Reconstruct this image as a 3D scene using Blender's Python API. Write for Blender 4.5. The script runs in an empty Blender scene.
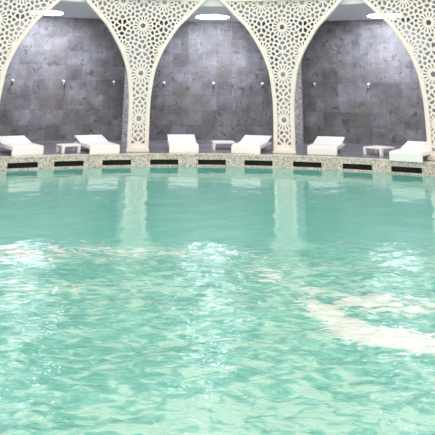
import bpy, bmesh, math, random
import numpy as np
from math import sin, cos, radians, pi
from mathutils import Vector, Matrix

SC = bpy.context.scene
COL = SC.collection
random.seed(7)
rng = np.random.default_rng(11)

# ------------------------------------------------------------------ layout (metres)
CY = 7.181            # pool centre is (0, CY); angles are measured from +Y, clockwise
RP = 9.454            # pool edge
RC = 10.14            # lattice arcade
RW = 14.19            # rear stone wall
WZ = -0.28            # water level
HC = 3.84             # corridor ceiling
COLS = [-31.1, -9.40, 12.40, 34.25]
BAYS = [-20.25, 1.5, 23.4]
HP = radians(10.9) * RC   # half the pitch between columns

def pol(r, a, z=0.0):
    a = radians(a)
    return Vector((r * sin(a), CY + r * cos(a), z))

# ------------------------------------------------------------------ node helpers
def mat(name):
    m = bpy.data.materials.new(name); m.use_nodes = True
    nt = m.node_tree; nt.nodes.clear()
    out = nt.nodes.new('ShaderNodeOutputMaterial')
    b = nt.nodes.new('ShaderNodeBsdfPrincipled')
    nt.links.new(b.outputs[0], out.inputs[0])
    return m, nt, b

def nd(nt, t, **kw):
    n = nt.nodes.new(t)
    for k, v in kw.items():
        if hasattr(n, k) and k not in n.inputs: setattr(n, k, v)
        else: n.inputs[k].default_value = v
    return n

def ramp(nt, src, stops, interp='LINEAR'):
    r = nt.nodes.new('ShaderNodeValToRGB')
    r.color_ramp.interpolation = interp
    e = r.color_ramp.elements
    while len(e) > 1: e.remove(e[-1])
    e[0].position = stops[0][0]; e[0].color = (*stops[0][1], 1)
    for p, c in stops[1:]:
        x = e.new(p); x.color = (*c, 1)
    nt.links.new(src, r.inputs[0])
    return r.outputs[0]

def mix(nt, fac, a, b, mode='MIX'):
    n = nt.nodes.new('ShaderNodeMix'); n.data_type = 'RGBA'; n.blend_type = mode
    for sock, v in ((n.inputs[0], fac), (n.inputs[6], a), (n.inputs[7], b)):
        if hasattr(v, 'is_linked'): nt.links.new(v, sock)
        elif isinstance(v, tuple): sock.default_value = (*v, 1)
        else: sock.default_value = v
    return n.outputs[2]

def bump(nt, b, h, strength, dist=0.01):
    n = nd(nt, 'ShaderNodeBump', Strength=strength, Distance=dist)
    nt.links.new(h, n.inputs['Height']); nt.links.new(n.outputs[0], b.inputs['Normal'])

def g(v): return (v, v, v)

def plain(name, col, rough=0.5, metal=0.0, noise=0.0, emit=None):
    m, nt, b = mat(name)
    b.inputs['Roughness'].default_value = rough
    b.inputs['Metallic'].default_value = metal
    b.inputs['Base Color'].default_value = (*col, 1)
    if noise:
        tc = nd(nt, 'ShaderNodeTexCoord')
        n = nd(nt, 'ShaderNodeTexNoise', Scale=6.0, Detail=4.0)
        nt.links.new(tc.outputs['Object'], n.inputs['Vector'])
        c = ramp(nt, n.outputs[0], [(0.3, tuple(x * (1 - noise) for x in col)), (0.7, col)])
        nt.links.new(c, b.inputs['Base Color'])
    if emit:
        b.inputs['Emission Color'].default_value = (*col, 1)
        b.inputs['Emission Strength'].default_value = emit
    return m

M_CREAM = plain('cream_lattice_paint', (0.93, 0.855, 0.785), 0.45, noise=0.04)
M_BAND = plain('cream_plaster', (0.90, 0.87, 0.79), 0.7, noise=0.03)
M_WHITE = plain('white_moulded_resin', (0.96, 0.945, 0.92), 0.35, noise=0.02)
M_CEIL = plain('ceiling_paint', (0.86, 0.81, 0.86), 0.8)
M_CHROME = plain('chrome', (0.88, 0.88, 0.9), 0.12, 1.0)
M_DCHROME = plain('dark_chrome', (0.12, 0.12, 0.13), 0.3, 0.6)
M_DARK = plain('black_grille', (0.018, 0.016, 0.013), 0.6)
M_LAMP = plain('lit_lamp_diffuser', (0.86, 0.89, 1.0), 0.5, emit=30.0)
M_RIMM = plain('lamp_ring_paint', (0.85, 0.85, 0.85), 0.4)

def speckle(name, cols, scale, rough=0.4):
    m, nt, b = mat(name)
    tc = nd(nt, 'ShaderNodeTexCoord')
    v = nd(nt, 'ShaderNodeTexVoronoi', Scale=scale)
    nt.links.new(tc.outputs['Object'], v.inputs['Vector'])
    s = nd(nt, 'ShaderNodeSeparateColor'); nt.links.new(v.outputs['Color'], s.inputs[0])
    n = len(cols)
    c = ramp(nt, s.outputs[0], [(i / n, cols[i]) for i in range(n)], 'CONSTANT')
    n2 = nd(nt, 'ShaderNodeTexNoise', Scale=5.0, Detail=3.0)
    nt.links.new(tc.outputs['Object'], n2.inputs['Vector'])
    c2 = ramp(nt, n2.outputs[0], [(0.35, (0.86, 0.82, 0.80)), (0.65, (1.0, 0.95, 0.955))])
    nt.links.new(mix(nt, 1.0, c, c2, 'MULTIPLY'), b.inputs['Base Color'])
    b.inputs['Roughness'].default_value = rough
    return m
M_MOSAIC = speckle('pale_mosaic_coping',
    [(0.69, 0.61, 0.54), (0.80, 0.72, 0.65), (0.50, 0.475, 0.41), (0.74, 0.66, 0.60), (0.88, 0.80, 0.74),
     (0.40, 0.38, 0.34), (0.60, 0.555, 0.49), (0.72, 0.66, 0.59)], 34.0)
M_PIER = speckle('grey_mosaic_pier',
    [(0.36, 0.36, 0.39), (0.48, 0.48, 0.51), (0.26, 0.27, 0.29), (0.42, 0.42, 0.44), (0.56, 0.56, 0.58),
     (0.22, 0.23, 0.24), (0.40, 0.40, 0.42)], 26.0)

def slate(name, wall=True):
    m, nt, b = mat(name)
    uv = nd(nt, 'ShaderNodeUVMap', uv_map='UVMap')
    w, h = (0.50, 0.46) if wall else (0.6, 0.6)
    br = nd(nt, 'ShaderNodeTexBrick', Scale=1.0)
    br.inputs['Brick Width'].default_value = w; br.inputs['Row Height'].default_value = h
    br.inputs['Mortar Size'].default_value = 0.006; br.inputs['Mortar Smooth'].default_value = 0.3
    br.inputs['Color1'].default_value = (0, 0, 0, 1); br.inputs['Color2'].default_value = (1, 1, 1, 1)
    br.inputs['Mortar'].default_value = (0.3, 0.3, 0.3, 1)
    br.offset = 0.0 if wall else 0.5; br.squash = 0.5 if wall else 1.0; br.squash_frequency = 4
    nt.links.new(uv.outputs[0], br.inputs['Vector'])
    if wall:
        c1 = ramp(nt, br.outputs['Color'], [(0.0, (0.115, 0.113, 0.118)), (0.35, (0.158, 0.156, 0.163)), (1.0, (0.192, 0.19, 0.20))])
    else:
        c1 = ramp(nt, br.outputs['Color'], [(0.0, (0.165, 0.165, 0.182)), (1.0, (0.225, 0.225, 0.25))])
    n1 = nd(nt, 'ShaderNodeTexNoise', Scale=1.7, Detail=9.0, Roughness=0.68)
    nt.links.new(uv.outputs[0], n1.inputs['Vector'])
    c2 = ramp(nt, n1.outputs[0], [(0.30, (0.50, 0.47, 0.45)), (0.5, (0.95, 0.93, 0.95)), (0.68, (1.45, 1.43, 1.55))])
    c = mix(nt, 1.0, c1, c2, 'MULTIPLY')
    # irregular dark rust blotches of riven slate
    n2 = nd(nt, 'ShaderNodeTexNoise', Scale=4.2, Detail=8.0, Roughness=0.7, Distortion=0.6)
    mp = nd(nt, 'ShaderNodeMapping'); mp.inputs['Location'].default_value = (3.3, 1.7, 0)
    nt.links.new(uv.outputs[0], mp.inputs[0]); nt.links.new(mp.outputs[0], n2.inputs['Vector'])
    st = ramp(nt, n2.outputs[0], [(0.575, g(0.0)), (0.61, g(0.8))])
    c = mix(nt, st, c, (0.055, 0.055, 0.06) if wall else (0.16, 0.155, 0.19))
    n3 = nd(nt, 'ShaderNodeTexNoise', Scale=1.1, Detail=3.0)
    nt.links.new(mp.outputs[0], n3.inputs['Vector'])
    wm = ramp(nt, n3.outputs[0], [(0.52, g(0.0)), (0.66, g(0.5))])
    c = mix(nt, wm, c, (0.145, 0.125, 0.11) if wall else (0.22, 0.21, 0.24))
    mo = ramp(nt, br.outputs['Fac'], [(0.0, g(0.0)), (1.0, g(0.35))])
    c = mix(nt, mo, c, (0.07, 0.07, 0.08))
    nt.links.new(c, b.inputs['Base Color'])
    b.inputs['Roughness'].default_value = 0.6 if wall else 0.3
    bump(nt, b, n1.outputs[0], 0.35, 0.01)
    return m
M_SLATE = slate('riven_slate_wall')
M_DECK = slate('slate_deck', False)

# ------------------------------------------------------------------ mesh helpers
def obj(name, bm, m, parent=None, smooth=False, recalc=True):
    if recalc: bmesh.ops.recalc_face_normals(bm, faces=bm.faces)
    me = bpy.data.meshes.new(name); bm.to_mesh(me); bm.free()
    if smooth:
        for p in me.polygons: p.use_smooth = True
    me.materials.append(m)
    o = bpy.data.objects.new(name, me); COL.objects.link(o)
    if parent: o.parent = parent
    return o

def thing(name, label, cat, loc=(0, 0, 0), rz=0.0, group=None):
    o = bpy.data.objects.new(name, None); COL.objects.link(o)
    o.empty_display_size = 0.2
    o.location = loc; o.rotation_euler = (0, 0, rz)
    o['label'] = label; o['category'] = cat
    if group: o['group'] = group
    return o

def tag(o, label, cat, group=None):
    o['label'] = label; o['category'] = cat
    if group: o['group'] = group
    return o

def dup(root, loc, rz, label):
    r = root.copy(); COL.objects.link(r); r.location = loc; r.rotation_euler = (0, 0, rz); r['label'] = label
    for ch in list(root.children):
        c = ch.copy(); COL.objects.link(c); c.parent = r
        for s in ch.children:
            d = s.copy(); COL.objects.link(d); d.parent = c
    return r

def struct(o, label=None, cat=None):
    o['kind'] = 'structure'
    if label: o['label'] = label
    if cat: o['category'] = cat
    return o

def prism(bm, pts, axis, a, b):
    """extrude the 2-D outline pts along an axis ('x': pts are (y,z); 'z': pts are (x,y); 'y': pts are (x,z))"""
    def mk(p, t):
        return {'x': (t, p[0], p[1]), 'y': (p[0], t, p[1]), 'z': (p[0], p[1], t)}[axis]
    A = [bm.verts.new(mk(p, a)) for p in pts]; B = [bm.verts.new(mk(p, b)) for p in pts]
    n = len(pts)
    bm.faces.new(A); bm.faces.new(B[::-1])
    for i in range(n): bm.faces.new((A[i], B[i], B[(i + 1) % n], A[(i + 1) % n]))

def box(bm, x0, x1, y0, y1, z0, z1):
    prism(bm, [(x0, y0), (x1, y0), (x1, y1), (x0, y1)], 'z', z0, z1)

def bevel(bm, w=0.006, seg=2):
    bmesh.ops.bevel(bm, geom=[e for e in bm.edges], offset=w, segments=seg, affect='EDGES', clamp_overlap=True)

def ring_block(bm, r0, r1, a0, a1, z0, z1, step=1.0, closed=False, uv=False):
    """block between two radii and two bearings"""
    n = max(1, int(round(abs(a1 - a0) / step)))
    cs = []
    for i in range(n if closed else n + 1):
        a = a0 + (a1 - a0) * i / n
        cs.append([bm.verts.new(pol(r, a, z)) for r, z in ((r0, z0), (r1, z0), (r1, z1), (r0, z1))])
    m = len(cs)
    lay = (bm.loops.layers.uv.get('UVMap') or bm.loops.layers.uv.new('UVMap')) if uv else None
    for i in range(m if closed else m - 1):
        p, q = cs[i], cs[(i + 1) % m]
        for k in range(4):
            f = bm.faces.new((p[k], q[k], q[(k + 1) % 4], p[(k + 1) % 4]))
            if uv:
                A0 = radians(a0 + (a1 - a0) * i / n); A1 = radians(a0 + (a1 - a0) * (i + 1) / n)
                for l in f.loops:
                    v = l.vert.co; A = A0 if l.vert in p else A1
                    rr = math.hypot(v.x, v.y - CY)
                    if k in (1, 3): l[lay].uv = (A * rr + 20, v.z + 10.11)
                    else: l[lay].uv = (v.x + 20, v.y + 20)
    if not closed:
        bm.faces.new(cs[0]); bm.faces.new(cs[-1][::-1])

def cyl(bm, p0, p1, r0, r1=None, n=16):
    r1 = r0 if r1 is None else r1
    p0 = Vector(p0); p1 = Vector(p1); d = (p1 - p0)
    M = Matrix.Translation((p0 + p1) / 2) @ d.to_track_quat('Z', 'Y').to_matrix().to_4x4()
    bmesh.ops.create_cone(bm, cap_ends=True, segments=n, radius1=r0, radius2=r1, depth=d.length, matrix=M)

# ------------------------------------------------------------------ the setting
bm = bmesh.new(); ring_block(bm, RP + 0.26, RW + 0.3, -180, 180, -0.30, 0.0, 2.0, True, True)
struct(obj('floor', bm, M_DECK), 'blue grey slate deck behind the pool coping', 'floor')
bm = bmesh.new(); ring_block(bm, RW, RW + 0.3, -62, 62, 0.0, 5.0, 1.0, False, True)
struct(obj('wall_back', bm, M_SLATE), 'dark grey slate wall behind the arches', 'wall')
bm = bmesh.new(); ring_block(bm, RC + 0.12, RW, -62, 62, HC, HC + 0.22, 1.0)
struct(obj('ceiling', bm, M_CEIL), 'grey ceiling of the corridor behind the arches', 'ceiling')

# coping with gutter openings
SLOTS = [-40.6, -33.5, -26.3, -19.75, -12.72, -5.58, 1.68, 8.78, 16.14, 23.5, 30.5, 37.6, 44.7]
SW = 2.14; ST, SB = -0.124, -0.247
bm = bmesh.new()
ring_block(bm, RP - 0.008, RP + 0.26, -180, 180, -0.022, 0.004, 1.0, True)          # nosing
ring_block(bm, RP, RP + 0.26, -180, 180, ST, -0.022, 1.0, True)
ring_block(bm, RP, RP + 0.26, -180, 180, -0.9, SB, 1.0, True)
prev = -180.0
for s in SLOTS + [180 + SW]:
    ring_block(bm, RP, RP + 0.26, prev, s - SW, SB, ST, 1.0); prev = s + SW
cop = struct(obj('pool_coping', bm, M_MOSAIC), 'pale speckled mosaic coping around the pool with dark gutter openings', 'coping')
for s in SLOTS[2:11]:
    bm = bmesh.new()
    ring_block(bm, RP + 0.10, RP + 0.12, s - SW, s + SW, SB, ST, 1.0)
    for k in range(24):
        a = s - SW + 2 * SW * (k + 0.5) / 24
        ring_block(bm, RP + 0.06, RP + 0.10, a - 0.03, a + 0.03, SB, ST, 1.0)
    gr = obj('gutter_grille', bm, M_DARK, cop); gr['label'] = 'black recessed gutter grille'

# upper facade over the arches
ARCH = [(0, 1.645), (0.8, 1.65), (1.3, 1.64), (1.55, 1.615), (2.0, 1.55), (2.33, 1.445), (2.51, 1.37), (2.9, 1.15),
        (3.26, 0.905), (3.43, 0.735), (3.67, 0.505), (3.974, 0.20), (4.16, 0.0)]
az = np.array([p[0] for p in ARCH]); aw = np.array([p[1] for p in ARCH])
def pchip(xs, ys, x):                      # smooth monotone table lookup
    h = np.diff(xs); d = np.diff(ys) / h
    m = np.zeros(len(xs)); m[0] = 0; m[-1] = d[-1]
    for i in range(1, len(xs) - 1):
        m[i] = 0 if d[i - 1] * d[i] <= 0 else 2 * d[i - 1] * d[i] / (d[i - 1] + d[i])
    x = np.clip(x, xs[0], xs[-1]); i = np.clip(np.searchsorted(xs, x) - 1, 0, len(h) - 1)
    t = (x - xs[i]) / h[i]
    return ((2*t**3-3*t*t+1)*ys[i] + (t**3-2*t*t+t)*h[i]*m[i] + (-2*t**3+3*t*t)*ys[i+1] + (t**3-t*t)*h[i]*m[i+1])
def halfw(z): return pchip(az, aw, np.asarray(z, float))
ZT = 3.975
def arch_z(w):
    zs = np.linspace(3.0, 4.16, 300); return float(np.interp(w, halfw(zs)[::-1], zs[::-1]))

bm = bmesh.new()
a = -58.0
stations = []
bay_all = [BAYS[0] - 21.7, *BAYS, BAYS[2] + 21.7]
while a <= 58.01:
    d = min(abs(a - b) for b in bay_all) * pi / 180 * RC
    stations.append((a, max(ZT, arch_z(d)) if d < 0.25 else ZT)); a += 0.145
prevc = None
for a, zb in stations:
    c = [bm.verts.new(pol(r, a, z)) for r, z in ((RC - 0.03, zb), (RC + 0.12, zb), (RC + 0.12, 5.6), (RC - 0.03, 5.6))]
    if prevc:
        for k in range(4): bm.faces.new((prevc[k], c[k], c[(k + 1) % 4], prevc[(k + 1) % 4]))
    else: bm.faces.new(c)
    prevc = c
bm.faces.new(prevc[::-1])
struct(obj('wall_facade', bm, M_BAND), 'plain cream band of wall above the pointed arches', 'wall')

# ------------------------------------------------------------------ the lattice
RA, RB = 0.57, 0.61          # rhombic grid of rosettes
RIM = 0.108
def rosettes():
    out = []
    for j, z in ((-2, -0.38), (-1, 0.23), (0, 0.82), (1, 1.40), (2, 1.985), (3, 2.60), (4, 3.25), (5, 3.91), (6, 4.57)):
        for i in range(-5, 6):
            if (i + j) % 2 == 0: out.append((RA * i, z))
    return out
ROS = rosettes()
def seeds():
    pts = []
    R = np.array(ROS)
    for k in (0, 1, 2, 3, 4):
        for (cx, cz) in ROS:
            if k == 0: cand = [(cx, cz)]
            else:
                r, n, off = [(0.205, 16, 0.0), (0.318, 16, 0.5), (0.418, 16, 0.0), (0.50, 16, 0.5)][k - 1]
                cand = [(cx + r * sin(2 * pi * (i + off) / n), cz + r * cos(2 * pi * (i + off) / n)) for i in range(n)]
            for p in cand:
                d = np.hypot(R[:, 0] - p[0], R[:, 1] - p[1])
                if k and d.min() < math.hypot(p[0] - cx, p[1] - cz) - 0.035: continue
                if k >= 3 and pts and min(math.hypot(p[0] - q[0], p[1] - q[1]) for q in pts) < 0.088: continue
                pts.append((p[0], p[1], k))
    return pts
def clip(poly, nx, ny, d):               # keep nx*x+ny*y <= d
    out = []
    for i in range(len(poly)):
        p, q = poly[i], poly[(i + 1) % len(poly)]
        sp = nx * p[0] + ny * p[1] - d; sq = nx * q[0] + ny * q[1] - d
        if sp <= 0: out.append(p)
        if sp * sq < 0:
            t = sp / (sp - sq); out.append((p[0] + t * (q[0] - p[0]), p[1] + t * (q[1] - p[1])))
    return out
def edge_u(z): return HP - halfw(z)       # right-hand outline of the column
def build_holes():
    S = seeds(); P = np.array([(s[0], s[1]) for s in S]); holes = []
    zz = np.linspace(0.1, 4.1, 500); uu = edge_u(zz) - RIM + 0.004
    for i, (x, z, k) in enumerate(S):
        if abs(x) > edge_u(z) - RIM + 0.05 or z < 0.15 or z > ZT: continue
        poly = [(x - .2, z - .2), (x + .2, z - .2), (x + .2, z + .2), (x - .2, z + .2)]
        d = np.hypot(P[:, 0] - x, P[:, 1] - z)
        for j in np.argsort(d)[1:26]:
            if d[j] < 1e-4: continue
            nx, ny = (P[j, 0] - x) / d[j], (P[j, 1] - z) / d[j]
            hb = 0.0205 if k else 0.035
            poly = clip(poly, nx, ny, nx * (x + P[j, 0]) / 2 + ny * (z + P[j, 1]) / 2 - hb)
            if len(poly) < 3: break
        if len(poly) < 3: continue
        # keep the hole clear of the solid rim, tangent by tangent
        for sgn in (1, -1):
            dd = np.hypot(sgn * uu - x, zz - z); j = int(np.clip(dd.argmin(), 1, 498))
            tx, tz = sgn * (uu[j + 1] - uu[j - 1]), zz[j + 1] - zz[j - 1]; L = math.hypot(tx, tz)
            nx, ny = sgn * tz / L, -sgn * tx / L
            poly = clip(poly, nx, ny, nx * sgn * uu[j] + ny * zz[j])
            if len(poly) < 3: break
        if len(poly) < 3: continue
        poly = clip(poly, 0, -1, -0.20); 
        if len(poly) >= 3: poly = clip(poly, 0, 1, ZT - 0.02)
        if len(poly) < 3: continue
        ar = 0.5 * abs(sum(poly[q][0] * poly[(q + 1) % len(poly)][1] - poly[(q + 1) % len(poly)][0] * poly[q][1] for q in range(len(poly))))
        if ar < 0.0005: continue
        # knock the corners off
        sm = []
        for q in range(len(poly)):
            a_, b_, c_ = poly[q - 1], poly[q], poly[(q + 1) % len(poly)]
            for o_, t in ((a_, 0.22), (c_, 0.22)):
                sm.append((b_[0] + (o_[0] - b_[0]) * t, b_[1] + (o_[1] - b_[1]) * t))
        holes.append(sm)
    return holes

def bend(v, depth):       # (u, depth, z) -> local frame of the column, origin on the arcade circle, +y outwards
    a = v / RC
    return ((RC + depth) * sin(a), (RC + depth) * cos(a) - RC)

def lattice_mesh():
    cu = bpy.data.curves.new('lattice_outline', 'CURVE'); cu.dimensions = '2D'; cu.fill_mode = 'BOTH'; cu.extrude = 0.03
    zs = np.concatenate([np.linspace(0.10, 1.3, 10), np.linspace(1.4, ZT, 46)])
    right = [(float(edge_u(z)) - 0.03, float(z)) for z in zs]
    outline = right + [(-u, z) for u, z in right[::-1]]
    for pts in [outline] + build_holes():
        s = cu.splines.new('POLY'); s.points.add(len(pts) - 1); s.use_cyclic_u = True
        for p, q in zip(s.points, pts): p.co = (q[0], q[1], 0, 1)
    tmp = bpy.data.objects.new('lattice_outline', cu); COL.objects.link(tmp)
    bpy.context.view_layer.update()
    me = bpy.data.meshes.new_from_object(tmp.evaluated_get(bpy.context.evaluated_depsgraph_get()))
    bpy.data.objects.remove(tmp); bpy.data.curves.remove(cu)
    bmx = bmesh.new(); bmx.from_mesh(me); bpy.data.meshes.remove(me)
    bmesh.ops.remove_doubles(bmx, verts=bmx.verts, dist=1e-5)
    # short edges so the sheet follows the circle
    for v in bmx.verts:
        u, z, d = v.co.x, v.co.y, v.co.z
        x, y = bend(u, d + 0.045); v.co = (x, y, z)
    return bmx

def rim_mesh(sgn):
    bmx = bmesh.new(); prevs = []
    zs = list(np.linspace(0.10, 1.3, 8)) + list(np.linspace(1.4, 4.155, 60))
    # section across the rim: (offset from opening edge, depth)
    sec = [(0.0, 0.095), (0.0, -0.01), (0.014, -0.035), (0.034, -0.035), (0.040, -0.022), (0.100, -0.022), (0.108, -0.005), (0.108, 0.095)]
    for z in zs:
        e = 0.004
        w = float(halfw(z)); zt = float(halfw(z + e)), float(halfw(z - e))
        tu, tz = -(zt[0] - zt[1]), (2 * e if z < 4.15 else e)
        L = math.hypot(tu, tz); nu, nz = -tz / L, tu / L        # towards the middle of the column
        ring = []
        for off, dep in sec:
            u = (HP - w) + nu * off; zz = z + nz * off
            if z < 0.2: u = (HP - w) - off; zz = z
            if zz > 4.18 and False: zz = 4.18
            u = min(u, HP)
            x, y = bend(sgn * u, dep); ring.append(bmx.verts.new((x, y, zz)))
        prevs.append(ring)
    n = len(sec)
    for a_, b_ in zip(prevs, prevs[1:]):
        for k in range(n): bmx.faces.new((a_[k], b_[k], b_[(k + 1) % n], a_[(k + 1) % n]))
    bmx.faces.new(prevs[0]); bmx.faces.new(prevs[-1][::-1])
    return bmx

def make_column(label, a):
    p = pol(RC, a)
    t = thing('lattice_column', label, 'column', p, -radians(a), 'cream lattice columns between the pointed arches')
    lp = obj('lattice_panel', lattice_mesh(), M_CREAM, t); lp['label'] = 'pierced rosette lattice panel'
    for s in (1, -1): obj('arch_rim', rim_mesh(s), M_CREAM, t)
    b = bmesh.new(); box(b, -0.30, 0.30, -0.07, 0.13, 0.0, 0.055); bevel(b, 0.008)
    b2 = bmesh.new(); box(b2, -0.283, 0.283, -0.045, 0.105, 0.05, 0.105); bevel(b2, 0.01)
    me = bpy.data.meshes.new('t'); b2.to_mesh(me); b2.free(); b.from_mesh(me); bpy.data.meshes.remove(me)
    obj('plinth', b, M_CREAM, t)
    return t
c0 = make_column('cream pierced lattice column on the left, between the left and middle arches, lit niches either side', COLS[1])
dup(c0, pol(RC, COLS[2]), -radians(COLS[2]), 'cream pierced lattice column between the middle and right arches')
dup(c0, pol(RC, COLS[0]), -radians(COLS[0]), 'cream pierced lattice spandrel cut off by the left edge of the photo')
dup(c0, pol(RC, COLS[3]), -radians(COLS[3]), 'cream pierced lattice spandrel cut off by the right edge of the photo')
c0['label'] = 'cream pierced lattice column between the left and middle arches'

# piers at the rear wall
for a, lb in ((-8.96, 'pale grey mosaic pier on the rear wall behind the left lattice column'),
              (11.97, 'pale grey mosaic pier on the rear wall behind the right lattice column')):
    b = bmesh.new(); ring_block(b, 13.68, RW - 0.02, a - 1.55, a + 1.55, 0.0, HC - 0.005, 0.5)
    bmesh.ops.remove_doubles(b, verts=b.verts, dist=1e-5)
    o = tag(obj('mosaic_pier', b, M_PIER), lb, 'pillar', 'mosaic piers between the niches')

# ------------------------------------------------------------------ ceiling lamps
def make_lamp(label, a, r):
    t = thing('ceiling_lamp', label, 'lamp', pol(r, a, HC), 0, 'round ceiling lamps in the niches')
    b = bmesh.new(); cyl(b, (0, 0, -0.03), (0, 0, 0.0), 0.56, n=64); 
    obj('lamp_ring', b, M_RIMM, t)
    b = bmesh.new(); cyl(b, (0, 0, -0.042), (0, 0, -0.028), 0.525, n=64)
    obj('lamp_diffuser', b, M_LAMP, t)
    return t
l0 = make_lamp('glowing round ceiling lamp above the middle niche', 1.35, 12.6)
dup(l0, pol(12.95, -22.1, HC), 0, 'glowing round ceiling lamp above the left niche, half behind the lattice')
dup(l0, pol(12.95, 25.6, HC), 0, 'glowing round ceiling lamp above the right niche, half behind the lattice')

for a, r_ in ((1.35, 12.0), (-21.6, 12.3), (25.0, 12.3)):  # added spots without fixtures, put in to make the glow on the slate wall
    ld = bpy.data.lights.new('added_glow_spot', 'SPOT'); lo = bpy.data.objects.new('added_glow_spot', ld); COL.objects.link(lo)
    ld.energy = 300; ld.spot_size = radians(95); ld.spot_blend = 1.0; ld.shadow_soft_size = 0.3; ld.color = (0.86, 0.88, 1.0)
    ld.specular_factor = 0.1
    p0 = pol(r_, a, 3.72); p1 = pol(RW, a - 1.0 if a > 10 else a + (1.5 if a < -10 else 0), 2.55)
    lo.location = p0; lo.rotation_euler = (p1 - p0).to_track_quat('-Z', 'Y').to_euler()

# ------------------------------------------------------------------ wall showers
def make_shower(label, a):
    t = thing('wall_shower', label, 'shower', pol(RW, a, 1.80), -radians(a), 'small chrome showers on the slate wall')
    b = bmesh.new(); cyl(b, (0, 0, 0), (0, -0.015, 0), 0.045, n=20); obj('wall_plate', b, M_CHROME, t)
    b = bmesh.new(); cyl(b, (0, -0.01, 0), (0, -0.10, -0.01), 0.014, n=12); obj('arm', b, M_CHROME, t)
    b = bmesh.new()
    bmesh.ops.create_uvsphere(b, u_segments=16, v_segments=10, radius=0.03, matrix=Matrix.Translation((0, -0.12, 0)))
    obj('valve_knob', b, M_WHITE, t, smooth=True)
    b = bmesh.new(); cyl(b, (0, -0.125, -0.03), (0, -0.15, -0.12), 0.022, 0.035, n=20)
    obj('shower_head', b, M_DCHROME, t)
    b = bmesh.new(); cyl(b, (0, -0.15, -0.118), (0, -0.153, -0.13), 0.035, 0.032, n=20); obj('nozzle_plate', b, M_DARK, t)
    return t
SH = [(-24.75, 'small wall shower at the far left of the left niche, next to the arch rim'),
      (-18.4, 'small wall shower in the middle of the left niche'),
      (-11.84, 'small wall shower at the right of the left niche beside the lattice column'),
      (-5.14, 'small wall shower at the left of the middle niche'),
      (1.54, 'small wall shower in the centre of the middle niche'),
      (8.15, 'small wall shower at the right of the middle niche beside the lattice'),
      (15.13, 'small wall shower at the left of the right niche near the pier'),
      (22.14, 'small wall shower in the middle of the right niche')]
s0 = make_shower(SH[0][1], SH[0][0])
for a, lb in SH[1:]: dup(s0, pol(RW, a, 1.80), -radians(a), lb)

# ------------------------------------------------------------------ loungers
def make_lounger(label, x, y, deg, W=0.76):
    t = thing('sun_lounger', label, 'sun lounger', (x, y, 0), radians(deg), 'white sun loungers on the deck')
    h = W / 2
    b = bmesh.new(); box(b, -h, h, 0.0, 0.10, 0.0, 0.185); bevel(b, 0.012); obj('front_panel', b, M_WHITE, t)
    b = bmesh.new(); box(b, -h + .002, h - .002, 0.09, 1.60, 0.125, 0.185); bevel(b, 0.012); obj('base_frame', b, M_WHITE, t)
    b = bmesh.new(); prism(b, [(0.015, 0.185), (0.95, 0.185), (0.96, 0.20), (0.95, 0.215), (0.03, 0.207), (0.015, 0.199)], 'x', -h + .004, h - .004); bevel(b, 0.006); obj('seat', b, M_WHITE, t)
    b = bmesh.new(); prism(b, [(0.94, 0.198), (1.60, 0.315), (1.64, 0.35), (1.59, 0.352), (0.94, 0.220)], 'x', -h, h); bevel(b, 0.005); obj('backrest', b, M_WHITE, t)
    b = bmesh.new(); box(b, -h + .12, h - .12, 1.38, 1.41, 0.17, 0.285); obj('backrest_prop', b, M_WHITE, t)
    for s in (-1, 1):
        b = bmesh.new(); box(b, s * (h - .10) - .03, s * (h - .10) + .03, 1.44, 1.52, 0.0, 0.135); bevel(b, 0.006); obj('leg', b, M_WHITE, t)
    return t
LG = [(-4.18, 16.00, 33, 'white sun lounger at the far left, its back touching the photo edge'),
      (-2.40, 16.52, 26, 'white sun lounger just left of the left lattice column, beside the side table'),
      (-0.44, 16.92, 5, 'white sun lounger seen end on just right of the left lattice column'),
      (1.145, 16.87, -17, 'white sun lounger left of the right lattice column, overlapping the middle side table'),
      (3.08, 16.66, -20, 'white sun lounger just right of the right lattice column'),
      (4.76, 15.23, -34, 'white sun lounger at the far right, in front of the right arch rim')]
g0 = make_lounger(LG[0][3], *LG[0][:3])
for x, y, d, lb in LG[1:]: dup(g0, (x, y, 0), radians(d), lb)

# ------------------------------------------------------------------ side tables
def make_table(label, x, y, deg, S=0.52):
    t = thing('side_table', label, 'table', (x, y, 0), radians(deg), 'low white side tables between loungers')
    b = bmesh.new(); box(b, 0, S, 0, S, 0.15, 0.19); bevel(b, 0.008); obj('tabletop', b, M_WHITE, t)
    lw = 0.075
    for cx, cy in ((0, 0), (1, 0), (1, 1), (0, 1)):
        b = bmesh.new()
        X0 = 0.0 if cx == 0 else S - lw; Y0 = 0.0 if cy == 0 else S - lw
        box(b, X0 + .003, X0 + lw - .003, Y0 + .003, Y0 + lw - .003, 0.0, 0.155)
        # curved haunches where the leg meets the top
        sx = 1 if cx == 0 else -1; ex = X0 + (lw if cx == 0 else 0)
        arc = [(ex + sx * q * 0.05, 0.155 - 0.055 * (1 - math.sqrt(max(0, 1 - (1 - q) ** 2)))) for q in (0, .15, .35, .6, 1)]
        prism(b, [(ex - sx * .004, 0.155)] + [(ex - sx * .004, arc[0][1])] + arc[1:], 'y', Y0 + .004, Y0 + lw - .004)
        sy = 1 if cy == 0 else -1; ey = Y0 + (lw if cy == 0 else 0)
        arc = [(ey + sy * q * 0.05, 0.155 - 0.055 * (1 - math.sqrt(max(0, 1 - (1 - q) ** 2)))) for q in (0, .15, .35, .6, 1)]
        prism(b, [(ey - sy * .004, 0.155)] + [(ey - sy * .004, arc[0][1])] + arc[1:], 'x', X0 + .004, X0 + lw - .004)
        obj('leg', b, M_WHITE, t)
    return t
t0 = make_table('low white side table left of the left column, between two loungers', -3.50, 16.60, 30, 0.49)
make_table('low white side table in the middle niche between two loungers', 0.32, 18.0, 3, 0.62)
make_table('low white side table in the right niche between two loungers', 4.58, 16.55, 38, 0.58)

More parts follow.
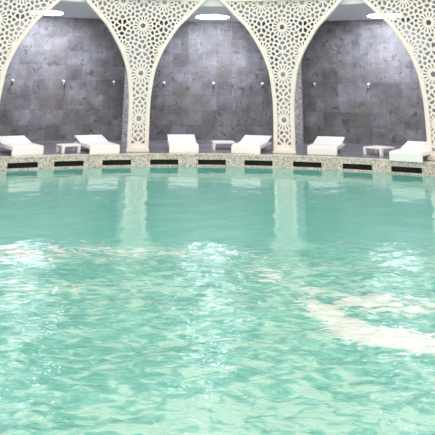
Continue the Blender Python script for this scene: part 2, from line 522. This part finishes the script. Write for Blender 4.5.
# ------------------------------------------------------------------ water
def make_water():
    N = 520; step = 2 * (RP + 0.02) / N
    ax = (np.arange(N + 1) - N / 2) * step
    X, Yl = np.meshgrid(ax, ax); Y = Yl + CY
    H = np.zeros_like(X)
    rough = np.clip((9.3 - Y) / 2.6, 0, 1); rough = rough * rough * (3 - 2 * rough)
    amp = 0.22 + 0.78 * rough
    # warped sum of travelling waves
    wx = 0.22 * np.sin(1.3 * X + 0.7 * Y) + 0.15 * np.sin(2.3 * Y - 1.1 * X + 1.0)
    wy = 0.22 * np.cos(1.1 * Y - 0.9 * X) + 0.15 * np.sin(2.1 * X + 1.7 * Y + 2.0)
    for k in range(46):
        lam = float(np.exp(rng.uniform(np.log(0.20), np.log(1.5))))
        th = rng.normal(0.5, 0.95); ph = rng.uniform(0, 2 * pi); kk = 2 * pi / lam
        s = kk * ((X + wx) * cos(th) + (Y + wy) * sin(th)) + ph
        H += 0.0058 * lam ** 0.85 / math.sqrt(46) * 2.0 * np.sin(s + 0.35 * np.sin(s)) * (1.0 if lam > .5 else 1.15)
    H *= amp
    rr = np.hypot(X, Y - CY)
    H *= np.clip((RP - rr) / 0.3, 0.15, 1)
    # foam stirred up by the jets
    def blob(cx, cy, sx, sy, rot):
        c, s = cos(rot), sin(rot); dx, dy = X - cx, Y - cy
        u, v = (c * dx + s * dy) / sx, (-s * dx + c * dy) / sy
        return np.exp(-(u * u + v * v) ** 1.3)
    F = 1.15 * blob(1.75, 5.3, 0.80, 0.26, radians(-15)) + 1.0 * blob(1.12, 5.85, 0.50, 0.18, radians(-65)) + 0.85 * blob(1.65, 6.2, 0.6, 0.35, radians(-20)) \
        + 0.60 * blob(0.75, 7.0, 0.6, 0.25, radians(-55)) + 0.68 * blob(-2.0, 7.9, 1.5, 0.55, 0.1) + 0.45 * blob(-1.6, 6.6, 0.8, 0.4, .2) \
        + 0.42 * blob(0.3, 7.9, 1.0, 0.3, -0.2)
    verts = np.stack([X.ravel(), Y.ravel(), (H + WZ).ravel()], 1)
    idx = np.arange((N + 1) ** 2).reshape(N + 1, N + 1)
    q = np.stack([idx[:-1, :-1], idx[:-1, 1:], idx[1:, 1:], idx[1:, :-1]], -1).reshape(-1, 4)
    cen = verts[q].mean(1); keep = np.hypot(cen[:, 0], cen[:, 1] - CY) < RP + 0.03
    q = q[keep]
    used = np.unique(q); remap = -np.ones(len(verts), int); remap[used] = np.arange(len(used))
    me = bpy.data.meshes.new('pool_water')
    me.from_pydata(verts[used].tolist(), [], remap[q].tolist())
    at = me.attributes.new('foam', 'FLOAT', 'POINT'); at.data.foreach_set('value', F.ravel()[used].astype(np.float32))
    at = me.attributes.new('chop', 'FLOAT', 'POINT'); at.data.foreach_set('value', rough.ravel()[used].astype(np.float32))
    me.polygons.foreach_set('use_smooth', np.ones(len(me.polygons), bool))
    m, nt, b = mat('pool_water')
    tc = nd(nt, 'ShaderNodeTexCoord')
    fa = nd(nt, 'ShaderNodeAttribute', attribute_name='foam'); ch = nd(nt, 'ShaderNodeAttribute', attribute_name='chop')
    mp = nd(nt, 'ShaderNodeMapping'); mp.inputs['Rotation'].default_value = (0, 0, 0.5); mp.inputs['Scale'].default_value = (1.0, 1.7, 1)
    nt.links.new(tc.outputs['Object'], mp.inputs[0])
    n1 = nd(nt, 'ShaderNodeTexNoise', Scale=4.8, Detail=6.0, Roughness=0.65, Distortion=1.0)
    nt.links.new(mp.outputs[0], n1.inputs['Vector'])
    # foam: noise pushed over a threshold by the attribute
    add = nd(nt, 'ShaderNodeMath', operation='ADD'); nt.links.new(n1.outputs[0], add.inputs[0])
    mu = nd(nt, 'ShaderNodeMath', operation='MULTIPLY'); nt.links.new(fa.outputs['Fac'], mu.inputs[0]); mu.inputs[1].default_value = 0.34
    nt.links.new(mu.outputs[0], add.inputs[1])
    fm = ramp(nt, add.outputs[0], [(0.67, g(0.0)), (0.73, g(0.8)), (0.82, g(1.0))])
    # pale reflections on the wavelets, painted into the base colour as noise swirls
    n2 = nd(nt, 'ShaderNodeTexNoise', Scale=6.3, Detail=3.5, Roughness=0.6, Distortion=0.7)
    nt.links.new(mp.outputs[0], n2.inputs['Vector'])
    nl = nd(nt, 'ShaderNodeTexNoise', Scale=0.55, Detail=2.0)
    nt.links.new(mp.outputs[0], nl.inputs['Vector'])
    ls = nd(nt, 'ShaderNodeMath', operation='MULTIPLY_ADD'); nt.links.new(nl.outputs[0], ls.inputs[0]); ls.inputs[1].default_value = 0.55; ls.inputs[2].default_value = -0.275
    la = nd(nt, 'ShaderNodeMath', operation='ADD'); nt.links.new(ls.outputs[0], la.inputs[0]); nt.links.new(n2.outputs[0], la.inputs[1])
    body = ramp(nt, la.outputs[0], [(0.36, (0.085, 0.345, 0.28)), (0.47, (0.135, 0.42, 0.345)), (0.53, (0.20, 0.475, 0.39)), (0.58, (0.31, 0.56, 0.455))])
    calm = (0.15, 0.45, 0.38)
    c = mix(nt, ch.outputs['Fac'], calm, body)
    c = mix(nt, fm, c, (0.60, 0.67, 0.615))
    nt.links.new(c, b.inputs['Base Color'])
    b.inputs['IOR'].default_value = 1.333
    b.inputs['Roughness'].default_value = 0.04
    n3 = nd(nt, 'ShaderNodeTexNoise', Scale=9.0, Detail=3.0, Roughness=0.5, Distortion=0.8)
    nt.links.new(mp.outputs[0], n3.inputs['Vector'])
    bp = nd(nt, 'ShaderNodeBump', Distance=0.02)
    st = nd(nt, 'ShaderNodeMath', operation='MULTIPLY_ADD'); nt.links.new(ch.outputs['Fac'], st.inputs[0])
    st.inputs[1].default_value = 0.55; st.inputs[2].default_value = 0.07
    nt.links.new(st.outputs[0], bp.inputs['Strength'])
    n4 = nd(nt, 'ShaderNodeTexNoise', Scale=26.0, Detail=2.0, Roughness=0.5)
    nt.links.new(mp.outputs[0], n4.inputs['Vector'])
    hs = nd(nt, 'ShaderNodeMath', operation='MULTIPLY_ADD'); nt.links.new(n4.outputs[0], hs.inputs[0]); hs.inputs[1].default_value = 0.18
    nt.links.new(n3.outputs[0], hs.inputs[2])
    nt.links.new(hs.outputs[0], bp.inputs['Height']); nt.links.new(bp.outputs[0], b.inputs['Normal'])
    me.materials.append(m)
    o = bpy.data.objects.new('pool_water', me); COL.objects.link(o)
    o['kind'] = 'stuff'; o['label'] = 'rippling turquoise pool water with patches of white foam'; o['category'] = 'water'
make_water()

# ------------------------------------------------------------------ light
w = bpy.data.worlds.new('World'); SC.world = w; w.use_nodes = True
bg = w.node_tree.nodes['Background']
bg.inputs[0].default_value = (1.0, 0.96, 0.91, 1); bg.inputs[1].default_value = 1.3

# ------------------------------------------------------------------ camera
cd = bpy.data.cameras.new('camera'); cam = bpy.data.objects.new('camera', cd); COL.objects.link(cam)
pitch, yaw, roll, f = 0.2937, 0.0214, 0.0099, 612.05
F = Vector((sin(yaw) * cos(pitch), cos(yaw) * cos(pitch), sin(pitch)))
R = Vector((cos(yaw), -sin(yaw), 0)); U = R.cross(F)
R2 = cos(roll) * R + sin(roll) * U; U2 = -sin(roll) * R + cos(roll) * U
cam.matrix_world = Matrix(((R2.x, U2.x, -F.x, 0), (R2.y, U2.y, -F.y, 0), (R2.z, U2.z, -F.z, 1.5014), (0, 0, 0, 1)))
cd.sensor_width = 36; cd.lens = f / 435 * 36; cd.shift_y = -310.16 / 435
cd.clip_end = 200
SC.camera = cam

SC.view_settings.view_transform = 'Standard'
SC.view_settings.look = 'None'
SC.view_settings.gamma = 1
SC.view_settings.exposure = 0.35
SC.view_settings.use_curve_mapping = False
